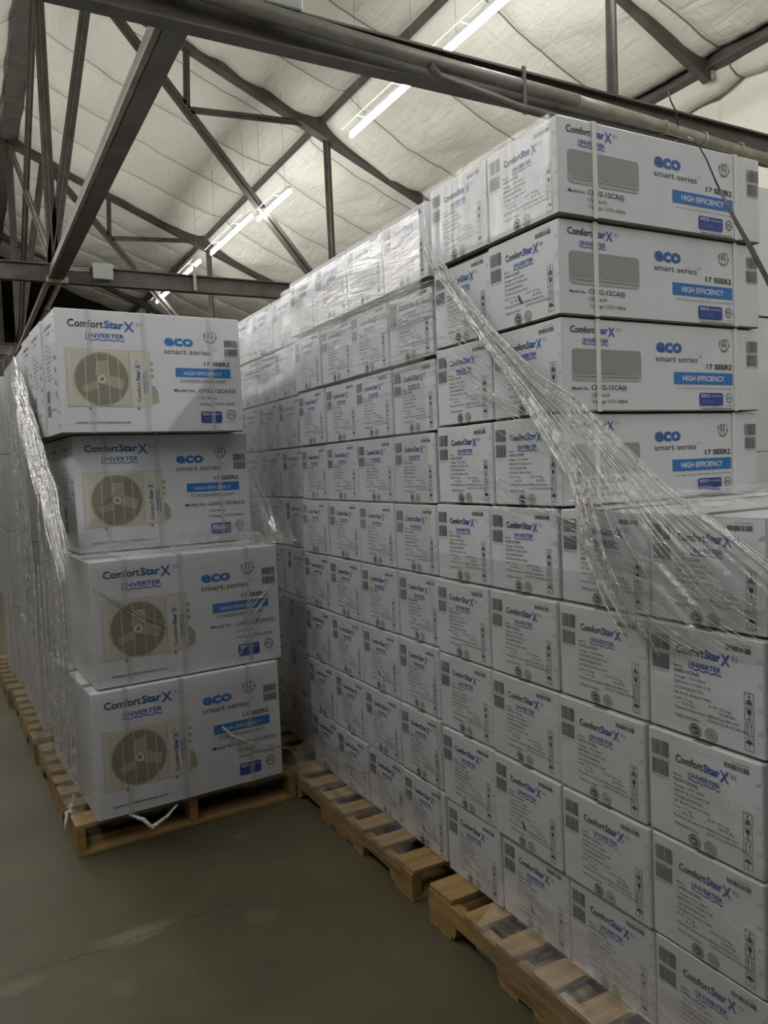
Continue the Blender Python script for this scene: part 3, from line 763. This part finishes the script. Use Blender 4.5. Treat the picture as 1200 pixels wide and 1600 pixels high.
# ---------------------------------------------------------------- lamps
def make_lamp():
    r = empty('strip_lamp', (0, 0, 0))
    bm = bmesh.new()
    bm_box(bm, -.016, .016, -.61, .61, .03, .06, 0)
    bm_box(bm, -.105, -.099, -.58, .58, .03, .036, 0)
    for yk in (-.3, .3): bm_box(bm, -.10, -.014, yk - .0015, yk + .0015, .033, .036, 0)
    obj('housing', finish(bm, 'housing', M_WHITEM), r)
    bm = bmesh.new()
    tube_bm(bm, [(0, -.605, 0), (0, .605, 0)], .017, 10)
    tb = obj('lit_tube', finish(bm, 'lit_tube', M_TUBE), r); tag(tb, 'glowing white tube')
    for yk in (-.45, .45): obj('hanger_wire', tube_mesh('hanger_wire', [(0, yk, .055), (0, yk, 1.05)], .0015, M_PIPE, 4), r)
    return r
lamp0 = make_lamp()
def place_lamp(x, yc, z, label, first=[True]):
    if first[0]:
        o = lamp0; first[0] = False
    else:
        o = lamp0.copy(); COL.objects.link(o)
        for ch in lamp0.children:
            c = ch.copy(); COL.objects.link(c); c.parent = o
    o.location = (x, yc, z); tag(o, label, 'lamp', 'strip lamps hung in a row')
    return o
def lamp_span(y0, y1, label, x=3.2, z=4.5):
    o = place_lamp(x, (y0 + y1) / 2, z, label); o.scale = (1, (y1 - y0) / 1.22, 1); return o
lamp_span(3.30, 4.73, 'lit strip lamp cut off by the top edge, just above the near truss chord')
lamp_span(4.97, 6.19, 'brightest lit strip lamp directly below the near truss chord', z=4.51)
lamp_span(7.62, 8.60, 'lit strip lamp just right of the truss web that crosses the row', z=4.50)
lamp_span(8.80, 10.48, 'lit strip lamp just left of the truss web that crosses the row', z=4.60)
lamp_span(11.03, 12.25, 'small lit strip lamp just above the far bottom chord', z=4.64)
lamp_span(12.62, 13.80, 'smallest lit strip lamp just below the far bottom chord', z=4.63)
for i, yc in enumerate((2.2, .3, -1.9, -4.4, -7.0)): place_lamp(3.2, yc, 4.50, 'lit strip lamp of the right row, %s behind the top edge of the picture' % ('first', 'second', 'third', 'fourth', 'fifth', 'sixth', 'seventh')[i])
for i in range(12): place_lamp(-1.15, -.3 + 1.45 * i, 4.5, 'lit strip lamp of the unseen left row, %s from the camera' % ('first', 'second', 'third', 'fourth', 'fifth', 'sixth', 'seventh', 'eighth', 'ninth', 'tenth', 'eleventh', 'twelfth')[i])

# ---------------------------------------------------------------- pallets
PW, PL = 1.016, 1.219       # across (x), along (y)
def pallet_meshes():
    rnd = random.Random(3); d = {}
    def board(w, k):
        bm = bmesh.new(); bm_box(bm, 0, PW, -w / 2, w / 2, 0, .0165, 0, .0015)
        bmesh.ops.subdivide_edges(bm, edges=[e for e in bm.edges if e.calc_length() > .5], cuts=5)
        for v in bm.verts:
            v.co.z += .0015 * noise.noise(Vector((v.co.x * 5, v.co.y * 9, k))); v.co.y += .002 * noise.noise(Vector((v.co.x * 4, k, 1)))
        return finish(bm, 'deck_board', M_WOOD)
    d['wide'] = [board(.135, k) for k in range(2)]; d['narrow'] = [board(.092, k + 5) for k in range(3)]
    # notched stringer
    prof = [(0, 0), (.16, 0), (.175, .038), (.385, .038), (.40, 0), (.82, 0), (.835, .038), (1.045, .038), (1.06, 0), (PL, 0), (PL, .089), (0, .089)]
    bm = bmesh.new()
    a = [bm.verts.new((0, y, z)) for y, z in prof]; b = [bm.verts.new((.038, y, z)) for y, z in prof]
    n = len(prof)
    for i in range(n): bm.faces.new((a[i], a[(i + 1) % n], b[(i + 1) % n], b[i]))
    for side, ring in ((0, a), (1, b)):
        T = 10; B = 11
        idx = [(11, 0, 1, 2), (11, 2, 3), (11, 3, 6, 10), (3, 4, 5, 6), (10, 6, 7), (10, 7, 8, 9)]
        for q in idx: bm.faces.new([ring[i] for i in q])
    d['stringer'] = finish(bm, 'stringer', M_WOODY)
    bm = bmesh.new()
    for x in (.019, PW / 2, PW - .019):
        for dy in (-.03, .03):
            r = bmesh.ops.create_cone(bm, segments=6, radius1=.004, radius2=.004, depth=.002, cap_ends=True)
            for v in r['verts']: v.co += Vector((x, dy, .0172))
    d['nails'] = finish(bm, 'nail', M_PIPE)
    return d
PM = pallet_meshes()
def pallet(x, y, rz, label, zs=1.0):
    r = empty('pallet', (x, y, 0), rz, label=label, cat='pallet', group='wooden pallets')
    r.scale = (1, 1, zs)
    rnd = random.Random(hash(label) % 1000 if False else int(abs(y) * 100))
    for xs in (0.0, PW / 2 - .019, PW - .038): obj('stringer', PM['stringer'], r, (xs, 0, .0165))
    ys = [.0675] + [.0675 + .135 / 2 + .085 + .046 - .0 + i * ((PL - .135 * 2 - .085 * 2 - .092) / 4) for i in range(5)] + [PL - .0675]
    for i, yb in enumerate(ys):
        me = PM['wide'][i % 2] if i in (0, 6) else PM['narrow'][i % 3]
        b = obj('deck_board', me, r, (rnd.uniform(-.006, .006), yb + rnd.uniform(-.004, .004), .1055))
        b.rotation_euler = (0, 0, rnd.uniform(-.006, .006))
    for i, yb in enumerate((.0675, .40 + .05, .61, .77, PL - .0675)):
        obj('bottom_board', PM['wide'][0] if i in (0, 4) else PM['narrow'][i % 3], r, (0, yb, 0))
    return r
pallet(1.35, 1.055, 0, 'wooden pallet under the near right-hand block, running off the bottom edge', 1.14)
pallet(1.36, 2.405, 0, 'wooden pallet under the middle right-hand block, facing the aisle floor', .98)
pallet(1.45, 3.74, 0, 'dark wooden pallet under the far right-hand block in the shade', .98)
pallet(1.35, -.27, 0, 'wooden pallet of the nearest block beyond the bottom right corner', 1.14)
pallet(.335, 3.47, .04, 'wooden pallet under the front left stack of condenser cartons', 1.14)
pallet(.27, 4.80, .03, 'second wooden pallet on the left, behind the front left one', 1.14)
pallet(.20, 6.12, .03, 'third wooden pallet on the left, far down the aisle', 1.14)

# ---------------------------------------------------------------- right-hand blocks of indoor-unit cartons
FIT = {'A': [(1.468, [2.317, 1.997, 1.676, 1.359, 1.035]), (1.46, [2.323, 2.007, 1.683, 1.357, 1.039]), (1.463, [2.33, 2.015, 1.69, 1.363, 1.04]), (1.47, [2.33, 2.012, 1.688, 1.363, 1.041]), (1.479, [2.328, 2.011, 1.687, 1.362, 1.04]), (1.48, [2.303, 1.978, 1.656]), (1.475, [2.289, 1.969, 1.644]), (1.475, [2.289, 1.965, 1.636]), (1.457, [2.265, 1.942, 1.621])],
       'B': [(1.503, [2.375, 2.684, 3.001, 3.313, 3.624]), (1.505, [2.388, 2.692, 3.006, 3.324, 3.641]), (1.514, [2.401, 2.704, 3.022, 3.346, 3.667]), (1.521, [2.399, 2.706, 3.028, 3.355, 3.678]), (1.53, [2.406, 2.715, 3.039, 3.366, 3.688]), (1.535, [2.401, 2.711, 3.039, 3.366, 3.687]), (1.528, [2.377, 2.692, 3.016, 3.341, 3.662]), (1.513, [2.361, 2.681, 3.01, 3.33, 3.646]), (1.489, [2.331, 2.653, 2.973, 3.295, 3.616])]}
FIT['C'] = [(1.575 - .004 * abs(t - 4), [3.705 + .003 * t + .32 * k for k in range(5)]) for t in range(9)]
FIT['Z'] = [(1.50, [.98, .66, .34, .02]) for t in range(5)]
ORD = ['bottom', 'second', 'third', 'fourth', 'fifth', 'sixth', 'seventh', 'eighth', 'top']
COLN = ['first', 'second', 'third', 'fourth']
ZB = {'A': (.143, .2655), 'B': (.122, .2678), 'C': (.124, .2678), 'Z': (.143, .2655)}
BN = {'A': 'near right-hand block', 'B': 'middle right-hand block', 'C': 'far right-hand block', 'Z': 'nearest block off the right edge'}
TORN = {('A', 1, 1), ('A', 0, 1), ('B', 0, 0), ('B', 2, 1), ('A', 7, 1), ('B', 0, 2)}
_t = Art(); _t.poly([(0, 0), (.004, -.014), (.012, -.024), (.020, -.022), (.014, -.012), (.008, -.002), (.003, .004)], M_BLACK)
ME_TEAR = _t.mesh('tear', lambda u, v, l: (-LI / 2 - .003, WI * .06 - u, HI * .33 + v))
rnd = random.Random(11)
for bl in 'ABCZ':
    z0, hh = ZB[bl]
    for t, (x, ys) in enumerate(FIT[bl]):
        for k in range(len(ys) - 1):
            ya, yb = sorted((ys[k], ys[k + 1]))
            col = k if bl in 'AZ' else len(ys) - 2 - k       # counted from the left of the picture
            side = {0: 'leftmost', 1: 'second', 2: 'third', 3: 'rightmost'}[col]
            lab = 'white carton, %s layer of the %s, %s column' % (ORD[t], BN[bl], side)
            if bl == 'A' and t >= 5 and k == 1:
                lab = 'white carton with grey wall unit picture, %s' % ['lowest of the four at right', 'third from the top at right', 'second from the top at right', 'topmost of all at upper right'][t - 5]
            r = obj('indoor_unit_carton', ME_CARTON)
            xx = x + (rnd.uniform(-.004, .004) if bl != 'Z' else 0)
            r.location = (xx + LI / 2, (ya + yb) / 2, z0 + hh * t)
            r.rotation_euler = (0, 0, rnd.uniform(-.006, .006))
            r.scale = (1, (yb - ya - .0070) / WI, (hh - .0058) / HI)
            tag(r, lab, 'carton', 'white indoor-unit cartons on the right-hand pallets')
            obj('end_print', ME_END, r)
            if (bl, t, k) in TORN: obj('tear', ME_TEAR, r)
            if bl == 'A' and t >= 5 and k == 1:
                obj('front_print', ME_FRONT, r)
                obj('packing_strap', ME_STRAP1, r); obj('packing_strap', ME_STRAP2, r)
            elif bl == 'A' and t == 4 and k == 3:
                obj('front_print', ME_FRONT, r)


OL = {1: (.4226, 3.4426, .06), 2: (.4565, 3.4743, .06), 3: (.4649, 3.8456, .06), 4: (.4099, 3.7141, .065)}
NM = {1: 'lowest', 2: 'second lowest', 3: 'third lowest', 4: 'topmost'}
def ocarton(x, y, a, t, label, front=True):
    r = obj('condenser_carton', ME_OCARTON)
    # x, y: the front left corner; a: turn
    c = Vector((LO / 2 * math.cos(a) - WO / 2 * math.sin(a), LO / 2 * math.sin(a) + WO / 2 * math.cos(a), 0))
    r.location = (x + c.x, y + c.y, .143 + .5577 * (t - 1)); r.rotation_euler = (0, 0, a)
    tag(r, label, 'carton', 'white condenser cartons on the left-hand pallets')
    if t >= 3 and y < 4.8: obj('side_print', ME_OSIDE, r)
    if front:
        obj('front_print', ME_OFRONT, r)
        for m in ME_OTAPE: obj('packing_strap', m, r)
        o = obj('staple', ME_STAPLES, r); o['kind'] = 'stuff'
    return r
for t in range(1, 5):
    x, y, a = OL[t]
    for k in range(3):
        xk = x - k * .34 * math.sin(a) + (random.uniform(-.008, .008) if k else 0); yk = y + k * .34 * math.cos(a)
        ocarton(xk, yk, a, t, ('front condenser carton with fan unit picture, %s of the left stack' % NM[t]) if k == 0 else
                'white carton %s behind the %s front one of the left stack' % (('directly', 'two rows')[k - 1], NM[t]), k == 0)
for pn, (px, py, a) in enumerate(((.345, 4.91, .03), (.275, 6.20, .03))):
    for t in range(1, 5):
        for k in range(3):
            ocarton(px - k * .34 * math.sin(a) + random.uniform(-.01, .01), py + k * .345, a, t,
                    'wrapped carton, %s left pallet, %s layer, %s row' % (('second', 'third')[pn], NM[t], COLN[k]), False)

# ---------------------------------------------------------------- large cartons behind at right
def big_carton(x, y, z, L, W, H, label, mat=M_CARD):
    me = carton_mesh('carton', L, W, H, 5)
    r = obj('large_carton', me); r.location = (x + L / 2, y + W / 2, z); tag(r, label, 'carton', 'plain cartons behind the right block')
    return r
z = 0
for i, (h, lab) in enumerate(((.80, 'lowest plain white carton behind the upper right cartons'), (.80, 'second plain white carton up behind the upper right cartons'), (.63, 'third plain white carton up, glimpsed at the right edge'), (.60, 'top plain white carton glimpsed at the right edge'))):
    c = big_carton(2.75, 2.35, z, 1.1, .8, h - .006, lab); z += h
    if i == 2:
        a = Art(); a.ring(.0, .0, .02, .006, flat('red_ink', srgb(190, 50, 50), .5)); ob = obj('round_logo', a.mesh('round_logo', lambda u, v, l: (-.55 + .68 + u, -.402, .3 + v)), c)

# ---------------------------------------------------------------- black strap hanging over the top carton
def ribbon(name, pts, widths, dirs, mat, thick=.0015):
    bm = bmesh.new(); rows = []
    for p, w_, d in zip(pts, widths, dirs):
        p = Vector(p); d = Vector(d).normalized()
        n = Vector((.3, -1, .2)).normalized() * thick
        rows.append([bm.verts.new(p - d * w_ / 2), bm.verts.new(p + d * w_ / 2), bm.verts.new(p + d * w_ / 2 + n), bm.verts.new(p - d * w_ / 2 + n)])
    for a, b in zip(rows, rows[1:]):
        for k in range(4): bm.faces.new((a[k], a[(k + 1) % 4], b[(k + 1) % 4], b[k]))
    bm.faces.new(rows[0]); bm.faces.new(rows[-1][::-1])
    return finish(bm, name, mat)
C0 = Vector((0, 0, 1.60345))
def on_y(px, py, y):
    v = FW + RX * ((px - 600) / 1209.72) + DN * ((py - 800) / 1209.72); return C0 + v * (y / v.y)
def on_x(px, py, x):
    v = FW + RX * ((px - 600) / 1209.72) + DN * ((py - 800) / 1209.72); return C0 + v * (x / v.x)
sp = [((1050, 212), 1.72, .004), ((1074, 214), 1.62, .004), ((1083, 219), 1.60, .004), ((1092, 229), 1.595, .004), ((1103, 248), 1.59, .005), ((1114, 274), 1.58, .006), ((1124, 297), 1.57, .009), ((1136, 320), 1.55, .013), ((1150, 347), 1.53, .017), ((1165, 374), 1.51, .020), ((1180, 402), 1.49, .021), ((1195, 430), 1.47, .022), ((1215, 470), 1.44, .022), ((1260, 570), 1.38, .022), ((1300, 690), 1.32, .022), ((1320, 765), 1.28, .022)]
pts = [on_y(*p[0], p[1]) for p in sp]
pts[0] = Vector((1.90, 1.78, 2.541))
o = obj('hanging_strap', ribbon('hanging_strap', pts, [p[2] for p in sp], [(1, 0, .5)] * len(sp), M_CABLE))
tag(o, 'black plastic strap hanging down over the topmost carton at upper right', 'strap')

# ---------------------------------------------------------------- stretch film
def film(name, me, label, mat_parts=(), cat='plastic film', group='clear stretch film round the stacks'):
    o = obj(name, me); tag(o, label, cat, group); return o
def wob(a, b, c, s): return noise.noise(Vector((a, b, c + s)))

# skins lying over the carton ends
def skin(x, ya, yb, za, zb, seed, amp=.004, ny=60, nz=50, mat=M_FILM, lean=0.0, name='film'):
    def fn(u, v):
        y = ya + (yb - ya) * u; z = za + (zb - za) * v
        return (x - lean * 0 - amp * (1 + wob(y * 3, z * 9, 0, seed)), y, z)
    return grid_mesh(name, fn, ny, nz, mat)
film('stretch_film', skin(1.452, 1.03, 2.34, .16, 1.30, 1), 'clear film skin over the lower near right-hand block')
film('stretch_film', skin(1.478, 2.36, 3.70, .14, 2.50, 2), 'clear film skin over the middle right-hand block')
film('stretch_film', skin(1.548, 3.72, 5.0, .14, 2.50, 3), 'clear film skin over the far right-hand block')
film('stretch_film', skin(1.447, 1.63, 2.28, 2.275, 2.53, 4, .003, 60, 20, M_FILM_V), 'vertically pleated film over the two top cartons of the near block')

# pulled film across the near block: a sheet below a slanted edge, with gathered folds
E_OUT = [(676, 378), (720, 440), (780, 515), (850, 585), (905, 615), (980, 690), (1060, 765), (1130, 815), (1200, 868), (1262, 915)]
E_IN = [(666, 388), (712, 455), (762, 530), (815, 600), (860, 665), (905, 740), (925, 805), (940, 870), (965, 930), (1012, 1012)]
def lerp_path(P, t):
    s = t * (len(P) - 1); i = min(int(s), len(P) - 2); f = s - i
    return (P[i][0] + (P[i + 1][0] - P[i][0]) * f, P[i][1] + (P[i + 1][1] - P[i][1]) * f)
FX = 1.445
def fan(u, v):
    a = lerp_path(E_OUT, v); b = lerp_path(E_IN, v)
    p = on_x(a[0] + (b[0] - a[0]) * u, a[1] + (b[1] - a[1]) * u, FX)
    fold = .012 * math.sin(u * 34 + 3 * wob(v * 2, u * 3, 0, 3)) * min(1, v * 3) + .008 * wob(v * 6, u * 22, 1, 5)
    p.x -= .012 + abs(fold)
    return p
fr = film('stretch_film', grid_mesh('film_sheet', fan, 70, 60, M_FILM_FAN), 'crumpled film pulled in a fan diagonally across the near right-hand block')
def strands(name, n, seed, pfun, rad, parent, mat=M_FOLD, npt=26, seg=5):
    rr = random.Random(seed); bm = bmesh.new()
    for i in range(n):
        t0 = rr.uniform(0, .55); t1 = min(1, t0 + rr.uniform(.15, .6)); u = rr.random(); ph = rr.uniform(0, 99)
        r0 = rad * rr.uniform(.4, 1.3)
        P = []; R = []
        for k in range(npt):
            s = k / (npt - 1); P.append(pfun(u, t0 + (t1 - t0) * s, ph)); R.append(r0 * (math.sin(math.pi * min(max(s, .03), .97)) ** .5) * (1 + .4 * wob(s * 9, ph, 0, 1)))
        tube_bm(bm, P, R, seg)
    o = obj(name, finish(bm, name, mat, True), parent); o['kind'] = 'stuff'; return o
def p_main(u, t, ph):
    b = lerp_path(E_IN, t); w_ = 4 + 22 * t
    q = on_x(b[0] + (u - .5) * 2 * w_ + 5 * wob(t * 5, ph, 0, 0), b[1] + 6 * wob(t * 6, ph, 3, 0), FX); q.x -= .014 + .012 * u; return q
def p_fan(u, t, ph):
    a = lerp_path(E_OUT, t); b = lerp_path(E_IN, t)
    q = on_x(a[0] + (b[0] - a[0]) * u + 2 * wob(t * 4, ph, 0, 0), a[1] + (b[1] - a[1]) * u + 2 * wob(t * 4, ph, 5, 0), FX); q.x -= .016; return q
def p_edge(u, t, ph):
    a = lerp_path(E_OUT, t); q = on_x(a[0] - 14 * u * t + 1.5 * wob(t * 4, ph, 0, 0), a[1] + 10 * u * t, FX); q.x -= .016; return q
strands('film_fold', 46, 1, p_main, .0032, fr)
strands('film_fold', 60, 2, p_fan, .0013, fr)
strands('film_fold', 14, 3, p_edge, .0017, fr)
# short stretch creases running down-right over the upper cartons
S0 = [((680, 470), (900, 790)), ((690, 560), (1190, 1000)), ((700, 620), (1010, 900))]
def crease_set(n, seed, region, dirv, ln, rad, x, parent, name='film_crease'):
    rr = random.Random(seed); bm = bmesh.new()
    (x0, y0), (x1, y1), (x2, y2) = region      # triangle / parallelogram origin and two edge vectors in the picture's plane of the stack
    for i in range(n):
        a, b = rr.random(), rr.random()
        cx = x0 + x1 * a + x2 * b; cy = y0 + y1 * a + y2 * b; l = ln * rr.uniform(.4, 1.4); dv = (dirv[0], dirv[1] + rr.uniform(-.08, .08))
        P = []
        for k in range(7):
            s = k / 6 - .5; q = on_x(cx + dv[0] * l * s, cy + dv[1] * l * s + 1.2 * wob(k * .6, i, 0, seed), x); q.x -= .006; P.append(q)
        tube_bm(bm, P, [rad * rr.uniform(.5, 1.2) * math.sin(math.pi * (k + .4) / 6.8) for k in range(7)], 4)
    o = obj(name, finish(bm, name, M_FOLD, True), parent); o['kind'] = 'stuff'; return o
crease_set(70, 4, ((682, 450), (130, 130), (20, 140)), (1, .66), 60, .0011, 1.452, fr)
crease_set(50, 5, ((770, 740), (240, 110), (0, 60)), (1, .42), 70, .0010, 1.455, fr)
crease_set(60, 6, ((1010, 860), (180, 60), (-10, 130)), (1, .62), 60, .0011, 1.445, fr)
crease_set(26, 7, ((925, 880), (70, 90), (30, 40)), (.5, 1), 50, .0022, 1.443, fr)
# film round the middle block: crinkles along the upper layers
fb = film('stretch_film', skin(1.475, 2.36, 3.66, 2.12, 2.37, 6, .008, 90, 24, mat_film('stretch_film_crinkled', (1, 3, 16), .0, .03, .08, .8, .012, fres=.14)), 'crinkled film band round the upper middle right-hand block')
crease_set(60, 8, ((470, 515), (200, -75), (6, 28)), (1, -.32), 40, .0016, 1.468, fb)
crease_set(34, 9, ((560, 560), (120, -35), (0, 60)), (1, -.25), 60, .0009, 1.476, fb)
fc = film('stretch_film', skin(1.545, 3.72, 5.0, 2.05, 2.42, 7, .012, 70, 30, mat_film('stretch_film_crumpled', (3, 5, 18), .03, .08, .10, 1.0, .02, fres=.2)), 'crumpled glossy film on the top layers of the far right-hand block')
crease_set(60, 10, ((370, 560), (56, -20), (0, 45)), (1, -.36), 26, .0028, 1.54, fc)
# drape over the lower part of the near block top
def drape(u, v):
    x = 1.46 + .85 * u; y = 1.03 + .60 * v
    return (x, y, 1.476 + .012 + .012 * wob(x * 7, y * 9, 0, 3) + .006 * wob(x * 25, y * 20, 0, 4) + .03 * max(0, v - .8) * 5 * u * .5)
film('stretch_film', grid_mesh('film', drape, 50, 40, mat_film('stretch_film_heap', (9, 9, 9), .12, .4, .2, .9, .02)), 'loose white film lying on top of the lower near block')
# film over pallet edge
def hem(x0, x1, ya, yb, seed):
    def fn(u, v):
        y = ya + (yb - ya) * u
        if v < .7: s = v / .7; x = x0 + (x1 - x0) * s; z = .30 + (.155 - .30) * s ** .6
        else: s = (v - .7) / .3; x = x1 - .006; z = .155 - .09 * s * (.7 + .5 * wob(y * 3, 0, 0, seed))
        return (x - .006 * wob(y * 30, v * 4, 0, seed) - .01, y, z + .008 * wob(y * 9, v * 3, 1, seed))
    return grid_mesh('film', fn, 90, 20, mat_film('stretch_film_hem_%d' % seed, (1, 2.5, 40), .05, .12, .15, 1.0, .01))
film('stretch_film', hem(1.452, 1.34, 1.03, 1.95, 1), 'film pulled taut over the deck of the near right-hand pallet')
film('stretch_film', hem(1.49, 1.35, 2.45, 3.62, 2), 'film sagging over the deck of the middle right-hand pallet')

# left stack: film wall with torn slanted edge
def left_side(u, v):
    y = 3.43 + (8.2 - 3.43) * u
    top = 2.36
    if y < 4.72: top = 1.27 + (2.30 - 1.27) * ((y - 3.43) / 1.29) ** .85
    z = .13 + (top - .13) * v
    x = .40 - .055 * (y - 3.44) - .02
    x -= .010 + .012 * wob(y * 4, z * 2.5, 0, 2) + .008 * wob(y * 14, z * 3, 0, 5)
    if v < .12: x -= .05 * (1 - v / .12) * (.4 + .6 * abs(wob(y * 2, 0, 0, 9)))
    return (x, y, z)
fl = film('stretch_film', grid_mesh('film_sheet', left_side, 150, 60, M_FILM_L), 'milky film wall along the left side of the condenser stacks, torn on a slant')
def p_tear(u, t, ph):
    y = 4.72 - 1.29 * t; z = 1.27 + (2.30 - 1.27) * max(0, (y - 3.43) / 1.29) ** .85
    return Vector((.375 - .055 * (y - 3.44) - .02 * u + .02 * wob(t * 6, ph, 0, 0), y + .16 * u * u, z - .22 * u * u - .03 * wob(t * 7, ph, 2, 0)))
strands('film_fold', 120, 5, p_tear, .005, fl)
def p_hang(u, t, ph):
    y = 3.5 + 1.6 * u; return Vector((.36 - .055 * (y - 3.44) + .01 * wob(t * 5, ph, 0, 0), y + .03 * wob(t * 3, ph, 1, 0), max(.30 + .15 * u, 2.2 - 1.7 * t - (0 if y > 4.7 else (4.7 - y) * .8))))
strands('film_fold', 70, 6, p_hang, .0045, fl)
def p_front(u, t, ph):
    x = .43 + .50 * t; return Vector((x, 3.462 + .06 * (x - .42) - .003, 1.17 - .42 * t * (.7 + .3 * u) + .012 * wob(t * 4, ph, 0, 0)))
strands('film_fold', 12, 7, p_front, .0014, fl)
def p_corner(u, t, ph):
    x = 1.31 - .30 * t; return Vector((x, 3.462 + .06 * (x - .42), 1.12 - .10 * u - .42 * t * (.6 + .4 * u) + .012 * wob(t * 4, ph, 0, 0)))
strands('film_fold', 14, 8, p_corner, .0018, fl)
def left_front(z0, z1, y0, seed, x0=.41, x1=1.32):
    def fn(u, v):
        x = x0 + (x1 - x0) * u; z = z0 + (z1 - z0) * v
        return (x, y0 + .06 * (x - .42) - .008 - .004 * wob(x * 6, z * 5, 0, seed), z)
    return grid_mesh('film', fn, 30, 20, mat_film('stretch_film_front_%d' % seed, (4, 2, 12), .0, .045, .18, .5, .01))
film('stretch_film', left_front(.70, 1.25, 3.47, 3), 'clear film across the front of the third-from-top left carton')
film('stretch_film', left_front(.12, .69, 3.437, 4), 'clear film across the front of the lowest left carton')
ft = film('stretch_film', grid_mesh('film', lambda u, v: (.44 + .86 * u, 3.48 + .36 * v + .06 * .86 * u, 1.262 + .012 * wob(u * 9, v * 5, 0, 8) + (.04 + .05 * u) * v), 30, 12, mat_film('stretch_film_top', (9, 9, 9), .08, .3, .2, .9, .02)), 'loose film folded on the ledge of the front left stack')
def web(u, v):
    a = Vector((1.30, 3.80 + .1 * v, 1.62)).lerp(Vector((1.27, 3.56, 1.26)), v); b = Vector((1.30, 3.82, 1.62)).lerp(Vector((1.47, 3.60, 1.25)), v)
    p = a.lerp(b, u); p.y -= .02 * math.sin(u * 9 + v * 3); return p
film('stretch_film', grid_mesh('film', web, 14, 24, M_FILM_L), 'grey triangular web of film right of the third lowest left carton')
# small white scraps of film: tails by the pallets
def tail(pts, rad, label):
    bm = bmesh.new(); tube_bm(bm, pts, rad, 6); o = film('film_tail', finish(bm, 'film_tail', M_FOLD, True), label, cat='film scrap', group=None); return o
tail([(.36, 3.72, .18), (.33, 3.66, .12), (.315, 3.6, .155), (.30, 3.58, .08)], [.006, .012, .009, .004], 'twisted white film tail on the front left pallet deck')
tail([(.55, 3.43, .15), (.60, 3.39, .13), (.63, 3.38, .09), (.70, 3.39, .12), (.75, 3.41, .15)], [.006, .01, .012, .008, .004], 'film knot dangling under the lowest front left carton')
tail([(.98, 3.44, .45), (1.02, 3.43, .40), (1.1, 3.44, .35), (1.3, 3.47, .27)], [.004, .010, .004, .003], 'small film knot on the face of the lowest left carton')

SC.world.cycles_visibility if hasattr(SC.world, 'cycles_visibility') else None
